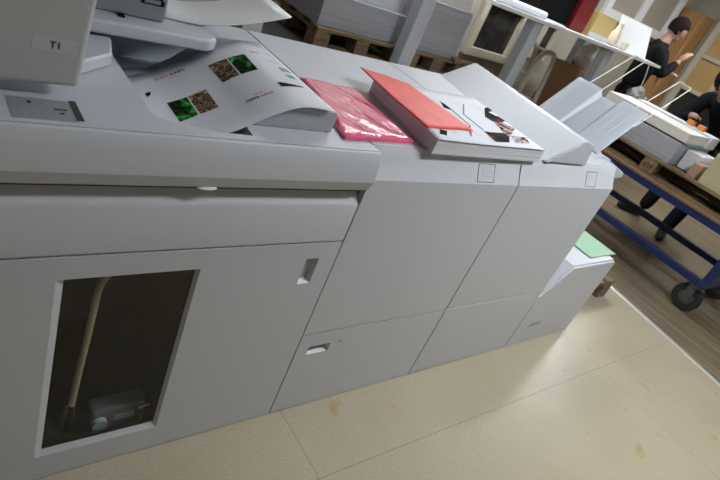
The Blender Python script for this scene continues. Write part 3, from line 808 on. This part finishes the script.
# things on the upper shelf
bm = NB(); tube(bm, arc([(2.42, 1.93, 1.318), (2.70, 1.93, 1.318), (3.02, 1.92, 1.318)], .05), .027, 18)
one('paper_roll', bm, PAPER, 'white rolled paper lying along the shelf edge left of the black box', 'paper roll', (2.72, 1.93, 1.291))
bm = NB(); box(bm, 3.03, 3.28, 1.86, 2.10, 1.2905, 1.302)
one('loose_sheets', bm, PAPER, 'small flat sheaf of white sheets on the shelf before the black box', 'paper', (3.15, 1.98, 1.2905), smooth=0)
def carton(name, m, label, cat, x0, x1, y0, y1, z0, z1, lidm=None):
    t = thing(name, label, cat, ((x0+x1)/2, (y0+y1)/2, z0))
    part_box('body', m, t, x0, x1, y0, y1, z0, z1-.05 if lidm else z1, bevel=.004)
    if lidm: part_box('lid', lidm, t, x0-.004, x1+.004, y0-.004, y1+.004, z1-.05, z1, bevel=.004)
    return t
carton('black_box', BLKBOX, 'wide black box on the white shelf', 'box', 3.02, 3.50, 2.03, 2.36, 1.303, 1.66, BLKBOX)
carton('red_box', REDBOX, 'dark red box on the white shelf right of the black box', 'box', 3.52, 3.74, 2.0, 2.33, 1.2905, 1.64, REDBOX)
t = thing('yellow_card_box', 'yellow card box on the white shelf right of the dark red box', 'box', (3.98, 2.1, 1.2905))
part_box('body', YELBOX, t, 3.80, 4.14, 1.98, 2.22, 1.2905, 1.50, bevel=.003); part_box('paper_lining', PAPER, t, 3.795, 4.145, 1.972, 1.979, 1.2905, 1.335)
for nm, x, y, prof, lb in (('cream_jug', 4.30, 2.02, [(.03, 0), (.05, .01), (.055, .09), (.03, .14), (.024, .18), (.03, .20)], 'cream jug on the white shelf right of the yellow box'),
                           ('cream_cup', 4.42, 1.95, [(.025, 0), (.03, .005), (.04, .07)], 'small cream cup on the white shelf before the white board')):
    bm = NB(); lathe(bm, prof, (x, y, 1.2905)); one(nm, bm, mat(nm+'_glaze', (.72, .64, .5), .4), lb, 'jug' if 'jug' in nm else 'cup', (x, y, 1.2905))
bm = NB(); Mw = Matrix.Translation((4.7, 2.0, 1.2905)) @ Matrix.Rotation(math.radians(-22), 4, 'X') @ Matrix.Translation((-4.7, -2.0, -1.2905))
box(bm, 4.40, 5.03, 2.0, 2.02, 1.291, 1.585, Mw)
bm2 = None
one('display_board', bm, SHELFW, 'white board leaning back on the shelf end before a person', 'board', (4.7, 2.0, 1.2905), bevel=.003)

# tubular chair, cartons, bags behind the rack
t = thing('tubular_chair', 'cream tubular steel chair standing on the floor behind the rack', 'chair', (4.35, 2.9, 0))
CT = mat('cream_tube', (.80, .74, .62), .35)
for y in (2.62+.26, 2.62+.0):
    yy = y+.0
    bm = NB(); tube(bm, arc([(4.15, yy, 0), (4.26, yy, .98), (4.50, yy, .98), (4.05+.35, yy, .55), (4.62, yy, 0)][:3] + [(4.62, yy, 0)], .09, 8), .026, 12); obj('side_frame', bm, CT, t)
part_box('seat', CREAM, t, 4.21, 4.53, 2.61, 2.89, .45, .475, bevel=.01)
bm = NB(); tube(bm, [(4.25, 2.62, .70), (4.25, 2.88, .70)], .016, 10); obj('cross_bar', bm, CT, t)
bm = NB(); tube(bm, [(4.40, 2.62, .97), (4.40, 2.88, .97)], .016, 10); obj('cross_bar', bm, CT, t)
carton('cardboard_carton', CARD, 'plain brown carton on the floor behind the rack, under the white bag', 'carton', 4.75, 5.25, 2.42, 2.80, 0, .52)
carton('cardboard_carton', CARD, 'brown carton on top of another, carrying the white bag', 'carton', 4.78, 5.22, 2.44, 2.78, .5205, .93)
bm = NB(); vv = sphere(bm, (5.0, 2.58, 1.05), (.16, .12, .12))
for v in vv:
    v.co += V((random.uniform(-.012, .012), random.uniform(-.012, .012), random.uniform(-.012, .012)))
    if v.co.z < .935: v.co.z = .935
    if v.co.z > 1.12: v.co.x = 5.0+(v.co.x-5.0)*.5; v.co.z += .03
t = thing('plastic_bag', 'crumpled white plastic bag on the brown cartons', 'bag', (5.0, 2.58, .93)); obj('bag_body', bm, BAGM, t)
bm = NB(); tube(bm, arc([(4.95, 2.58, 1.17), (4.90, 2.58, 1.26), (5.0, 2.57, 1.27), (5.03, 2.58, 1.17)], .03), .008, 8); obj('handle', bm, BAGM, t)
bm = NB(); vv = sphere(bm, (4.80, 1.76, .945), (.17, .055, .11))
for v in vv: v.co += V((random.uniform(-.012, .012), random.uniform(-.01, .01), random.uniform(-.014, .014)))
t = thing('bubble_wrap_roll', 'grey bundle of bubble wrap hung by a white ring from the shelf end', 'bundle', (4.80, 1.76, .84)); obj('bundle', bm, BUBBLE, t)
bm = NB(); tube(bm, [(4.80, 1.76, 1.04), (4.80, 1.78, 1.15), (4.80, 1.815, 1.262)], .004, 6); obj('cord', bm, WIRE, t)
bm = NB(); tube(bm, [(5.0+.035*math.cos(a*.5236), 1.745, .93+.045*math.sin(a*.5236)) for a in range(13)], .008, 8, caps=False); obj('ring', bm, WIRE, t)

# orange-brown wooden cupboard by the back wall
t = thing('wooden_cupboard', 'tall orange-brown wooden cupboard against the right wall', 'cupboard', (7.6, 2.95, 0))
part_box('carcass', ORANGE, t, 7.42, 7.79, 2.78, 3.08, 0, 2.0, bevel=.004)
part_box('door', ORANGE, t, 7.40, 7.419, 2.79, 3.07, .06, 1.98, bevel=.004)
bm = NB(); tube(bm, [(7.385, 2.83, 1.0), (7.385, 2.83, 1.14)], .008, 8); obj('handle', bm, CHROME, t)
# orange bins on the white paper pile
for k, y in enumerate((.78, .69)):
    bm = NB(); prism(bm, [(3.835, 1.0455), (3.875, 1.0455), (3.88, 1.083), (3.83, 1.083)], 'y', y, y+.055)
    one('orange_bin', bm, ORANGEP, ('small orange bin on the white paper pile, farther from the bending person', 'small orange bin on the white paper pile, nearer the bending person')[k], 'bin', (3.86, y+.035, 1.0455), 'orange bins', bevel=.004)

# ------------------------------------------------------------------ blue trolley
CX0, CX1, CY0, CY1 = 3.30, 4.07, -.13, 1.55
t = thing('blue_trolley', 'blue steel trolley with a wooden deck and black casters standing on the grey floor', 'trolley', (3.68, .7, 0))
s = .05
for nm, z in (('lower_frame', .215), ('upper_frame', .585)):
    bm = NB()
    box(bm, CX0, CX0+s, CY0, CY1, z, z+s); box(bm, CX1-s, CX1, CY0, CY1, z, z+s)
    box(bm, CX0+s, CX1-s, CY0, CY0+s, z, z+s); box(bm, CX0+s, CX1-s, CY1-s, CY1, z, z+s)
    obj(nm, bm, BLUE, t, bevel=.004)
for x in (CX0, CX1-s):
    for y in (CY0, CY1-s): part_box('corner_post', BLUE, t, x, x+s, y, y+s, .266, .584, bevel=.004)
part_box('deck', PLY, t, CX0-.005, CX1+.005, CY0-.005, CY1+.005, .636, .656, bevel=.003)
def caster(x, y):
    bm = NB(); lathe(bm, [(.03, -.022), (.092, -.022), (.10, -.012), (.10, .012), (.092, .022), (.03, .022)], (x, y, .10), 'x', 28)
    w = obj('caster_wheel', bm, RUBBER, t)
    bm = NB(); lathe(bm, [(.005, -.026), (.05, -.026), (.05, .026), (.005, .026)], (x, y, .10), 'x', 20); obj('hub', bm, CAST, w)
    bm = NB(); box(bm, x-.036, x-.028, y-.03, y+.03, .07, .20); box(bm, x+.028, x+.036, y-.03, y+.03, .07, .20); box(bm, x-.05, x+.05, y-.05, y+.05, .20, .2145)
    obj('caster_fork', bm, CAST, w, bevel=.003)
for x in (CX0+.055, CX1-.055):
    for y in (CY0+.065, CY1-.08): caster(x, y)
pallet('wooden pallet on the blue trolley, its end block stamped KTP', 3.34, 4.05, -.10, 1.50, .657, ('KTP', 1), along='y')
pallet('wooden pallet on the floor just past the low end cabinet', 2.02, 2.64, .17, .95, 0, None, along='y')
bm = NB(); box(bm, 3.37, 3.95, .60, 1.40, .7905, .952)
one('grey_paper_block', bm, STACK_G, 'large grey block of paper on the pallet of the blue trolley', 'paper block', (3.66, 1.0, .7905), bevel=.005, smooth=0)
bm = NB(); box(bm, 3.42, 3.72, .585, .86, .9525, .966)
one('teal_card_sheaf', bm, TEAL, 'thin teal sheaf of card under the cream paper pile', 'card sheaf', (3.57, .72, .9525), smooth=0)
bm = NB(); box(bm, 3.38, 3.76, .59, 1.30, .967, 1.035)
one('cream_paper_pile', bm, STACK_C, 'cream pile of paper on top of the grey block on the trolley', 'paper pile', (3.57, .95, .967), smooth=0)
bm = NB(); box(bm, 3.78, 3.94, .58, 1.25, .953, 1.045)
one('white_paper_pile', bm, STACK_W, 'narrow white pile of paper behind the cream pile on the trolley', 'paper pile', (3.86, .9, .953), smooth=0)
bm = NB(); box(bm, 3.50, 3.80, .47, .585, .7905, .93)
one('white_carton', bm, PAPER, 'small white carton beside the grey paper block on the trolley', 'carton', (3.65, .53, .7905), bevel=.004, smooth=0)
carton('kraft_carton', CARD_P, 'small pinkish brown carton on the trolley between grey block and pale carton', 'carton', 3.40, 3.66, .40, .465, .7905, .89)
t = thing('pale_kraft_carton', 'pale yellow carton filled with white paper at the near end of the trolley', 'carton', (3.65, .12, .7905))
part_box('body', KRAFT, t, 3.36, 3.94, -.08, .36, .7905, 1.02, bevel=.004)
part_box('paper_fill', PAPER, t, 3.40, 3.92, -.06, .345, 1.0205, 1.06, bevel=.004)

# ------------------------------------------------------------------ people
def baked(o):
    dg = bpy.context.evaluated_depsgraph_get()
    me = bpy.data.meshes.new_from_object(o.evaluated_get(dg)); return me

def skinned(chains, voxel, extra=None):
    """chains: list of [(point, radius), ...]; grown with Skin, joined with extra shapes and voxel-merged to one surface"""
    tmp = []
    full = NB()
    for ch in chains:
        me = bpy.data.meshes.new('tmp')
        me.from_pydata([tuple(p) for p, r in ch], [(i, i+1) for i in range(len(ch)-1)], [])
        o = bpy.data.objects.new('tmp', me); COL.objects.link(o)
        o.modifiers.new('s', 'SKIN')
        if not me.skin_vertices: me.skin_vertices.new()
        for i, (p, r) in enumerate(ch):
            rr = r if isinstance(r, tuple) else (r, r)
            me.skin_vertices[0].data[i].radius = rr; me.skin_vertices[0].data[i].use_root = (i == 0)
        sb = o.modifiers.new('b', 'SUBSURF'); sb.levels = 2; sb.render_levels = 2
        bpy.context.view_layer.update()
        b = baked(o); full.from_mesh(b); bpy.data.objects.remove(o); bpy.data.meshes.remove(b); bpy.data.meshes.remove(me)
    if extra: extra(full)
    me = bpy.data.meshes.new('tmp'); full.to_mesh(me); full.free()
    o = bpy.data.objects.new('tmp', me); COL.objects.link(o)
    rm = o.modifiers.new('r', 'REMESH'); rm.mode = 'VOXEL'; rm.voxel_size = voxel
    sm = o.modifiers.new('m', 'SMOOTH'); sm.factor = .5; sm.iterations = 3
    bpy.context.view_layer.update()
    b = baked(o); bm = NB(); bm.from_mesh(b); bpy.data.objects.remove(o); bpy.data.meshes.remove(b)
    return bm

def person(label, J, cloth, loc):
    t = thing('person', label, 'person', loc)
    f = J['face'].normalized(); up = J['crown'].normalized(); rt_ = f.cross(up).normalized(); up = rt_.cross(f)
    HM = Matrix((( rt_.x, f.x, up.x, 0), (rt_.y, f.y, up.y, 0), (rt_.z, f.z, up.z, 0), (0, 0, 0, 1)))
    hc = J['head']; hp_ = lambda x, y, z: hc + rt_*x + f*y + up*z
    chains = []
    chains.append([(J['pelvis'], (.15, .11)), (J['waist'], (.135, .10)), (J['chest'], (.165, .115)), (J['neck'], (.06, .06)), (hp_(0, -.01, -.06), .055)])
    for sd in 'LR':
        chains.append([(J['chest'].lerp(J['sh'+sd], .3)+V((0, 0, .03)), .07), (J['sh'+sd], .066), (J['el'+sd], .045), (J['wr'+sd], .030)])
        chains.append([(J['pelvis'].lerp(J['hip'+sd], .6), .095), (J['hip'+sd], .092), (J['kn'+sd], .060), (J['an'+sd], .042)])
        chains.append([(J['an'+sd], .042), (J['an'+sd].lerp(J['toe'+sd], .4)-V((0, 0, .035)), .040), (J['toe'+sd], .030)])
    def extra(bm):
        sphere(bm, hp_(0, 0, .015), (.076, .095, .108), HM); sphere(bm, hp_(0, .028, -.055), (.055, .062, .060), HM)
        sphere(bm, hp_(0, .098, -.012), (.013, .019, .026), HM); sphere(bm, hp_(0, .082, -.058), (.024, .010, .008), HM)
        for sd in (-1, 1): sphere(bm, hp_(sd*.077, -.008, -.005), (.010, .018, .030), HM)
        for sd in 'LR':
            w = J['wr'+sd]; d_ = (J['hand'+sd]-w).normalized(); fore = (w-J['el'+sd]).normalized()
            side = d_.cross(V((0, 0, 1))); side = side.normalized() if side.length > .1 else V((1, 0, 0)); nrm = side.cross(d_)
            if nrm.z > 0: nrm = -nrm
            PM = Matrix(((side.x, d_.x, nrm.x, 0), (side.y, d_.y, nrm.y, 0), (side.z, d_.z, nrm.z, 0), (0, 0, 0, 1)))
            sphere(bm, w+d_*.05, (.040, .056, .018), PM)
            for k, (o_, ln) in enumerate(((-.030, .068), (-.010, .078), (.010, .073), (.029, .058))):
                b0 = w+d_*.085+side*o_
                tube(bm, [b0-d_*.02, b0+d_*ln*.45+nrm*.004, b0+d_*ln*.75+nrm*.018, b0+d_*ln*.92+nrm*.036], [.0105, .010, .009, .007], 8)
            sg = -1 if sd == 'L' else 1
            b0 = w+d_*.03-side*.03*sg
            tube(bm, [b0, b0-side*.025*sg+d_*.022+nrm*.006, b0-side*.030*sg+d_*.052+nrm*.016], [.014, .012, .009], 8)
    bm = skinned(chains, .0075, extra)
    body = obj('body', bm, SKIN, t, smooth=180)
    bm = NB()
    for sd in (-1, 1): sphere(bm, hp_(sd*.030, .086, .008), (.010, .006, .006), HM, 10, 8)
    obj('eyes', bm, EYE, body)
    # hair: cap over crown, sides and nape
    bm = NB(); vv = sphere(bm, hp_(0, -.012, .028), (.088, .104, .112), HM, 28, 20)
    for v in vv[:]:
        q_ = v.co - hc; a, b, c = q_.dot(rt_), q_.dot(f), q_.dot(up)
        if (b > .045 and c < .062) or c < -.055 or (abs(a) > .05 and b > .02 and c < .03): bm.verts.remove(v)
    obj('hair', bm, HAIR, t, solid=.008)
    # jacket, trousers, shoes
    ch = [[(J['pelvis']-V((0, 0, .05)), (.172, .135)), (J['waist'], (.158, .123)), (J['chest'], (.188, .138)), (J['chest'].lerp(J['neck'], .70), (.098, .095)), (J['chest'].lerp(J['neck'], 1.05), (.070, .072))]]
    for sd in 'LR':
        ch.append([(J['chest'].lerp(J['sh'+sd], .3)+V((0, 0, .03)), .085), (J['sh'+sd], .083), (J['el'+sd], .062), (J['wr'+sd].lerp(J['el'+sd], .12), .046)])
    obj('jacket', skinned(ch, .012), cloth, t, smooth=180)
    ch = [[(J['pelvis']+V((0, 0, .08)), (.15, .115)), (J['pelvis']-V((0, 0, .06)), (.15, .12))]]
    for sd in 'LR': ch.append([(J['pelvis'].lerp(J['hip'+sd], .6), .11), (J['hip'+sd], .108), (J['kn'+sd], .076), (J['an'+sd]-V((0, 0, .015)), .066)])
    obj('trousers', skinned(ch, .012), cloth, t, smooth=180)
    for sd in 'LR':
        a = J['an'+sd]; to = J['toe'+sd]; d_ = V((to.x-a.x, to.y-a.y, 0)).normalized()
        def shp(bm): pass
        bm = skinned([[(V((a.x, a.y, .052))-d_*.05, .050), (V((a.x, a.y, .054))+d_*.02, .052), (V((to.x, to.y, .042))-d_*.03, .046), (V((to.x, to.y, .034))+d_*.02, .030)]], .008)
        for v in bm.verts: v.co.z = max(v.co.z, .002)
        obj('shoe', bm, SHOE, t, smooth=180)
    return t

# person standing behind the shelf end, head bowed, looking right
f1 = V((.72, -.66, 0)); r1 = V((-.66, -.72, 0)).normalized()
c1 = V((5.52, 2.22, 0)); Z = V((0, 0, 1))
def at(c, f, r, a, b, z): return c + f*a + r*b + Z*z
A1 = lambda a, b, z: at(c1, f1, r1, a, b, z)
person('person in black standing behind the white board on the shelf, head bowed, one hand raised', dict(
    pelvis=A1(0, 0, .96), waist=A1(.0, 0, 1.12), chest=A1(.03, 0, 1.34), neck=A1(.06, 0, 1.52), head=A1(.12, 0, 1.655), face=f1+V((0, 0, -.35)), crown=Z+f1*.2,
    shL=A1(.03, -.185, 1.42), elL=A1(.10, -.25, 1.15), wrL=A1(.32, -.16, 1.22), handL=A1(.42, -.10, 1.26),
    shR=A1(.03, .185, 1.42), elR=A1(.14, .22, 1.18), wrR=A1(.30, .08, 1.40), handR=A1(.36, .05, 1.49),
    hipL=A1(0, -.10, .90), knL=A1(.03, -.11, .50), anL=A1(-.02, -.12, .09), toeL=A1(.14, -.15, .035),
    hipR=A1(0, .10, .90), knR=A1(.05, .11, .50), anR=A1(.02, .12, .09), toeR=A1(.18, .15, .035)), CLOTH, (5.52, 2.22, 0))
# person bending over the trolley load
f2 = V((-1, .03, 0)).normalized(); r2 = V((.03, 1, 0)).normalized()
c2 = V((4.93, .84, 0)); A2 = lambda a, b, z: at(c2, f2, r2, a, b, z)
person('person in dark clothes bending over the far side of the blue trolley', dict(
    pelvis=A2(-.02, 0, .93), waist=A2(.07, .02, 1.06), chest=A2(.27, .06, 1.22), neck=A2(.42, .08, 1.31), head=A2(.53, .09, 1.395), face=V((-.35, -1, -.35)), crown=Z*.9+f2*.5,
    shL=A2(.30, -.14, 1.25), elL=A2(.42, -.24, 1.00), wrL=A2(.66, -.24, 1.12), handL=A2(.76, -.22, 1.11),
    shR=A2(.30, .25, 1.25), elR=A2(.38, .30, 1.00), wrR=A2(.60, .14, 1.08), handR=A2(.70, .10, 1.10),
    hipL=A2(-.02, -.11, .86), knL=A2(.13, -.13, .48), anL=A2(.27, -.13, .09), toeL=A2(.47, -.21, .035),
    hipR=A2(-.02, .11, .86), knR=A2(.10, .18, .48), anR=A2(.13, .21, .09), toeR=A2(.30, .36, .035)), CLOTH2, (4.93, .84, 0))

# ------------------------------------------------------------------ world
w = bpy.data.worlds.new('world'); SC.world = w; w.use_nodes = True
w.node_tree.nodes['Background'].inputs[0].default_value = (.5, .52, .55, 1); w.node_tree.nodes['Background'].inputs[1].default_value = .3
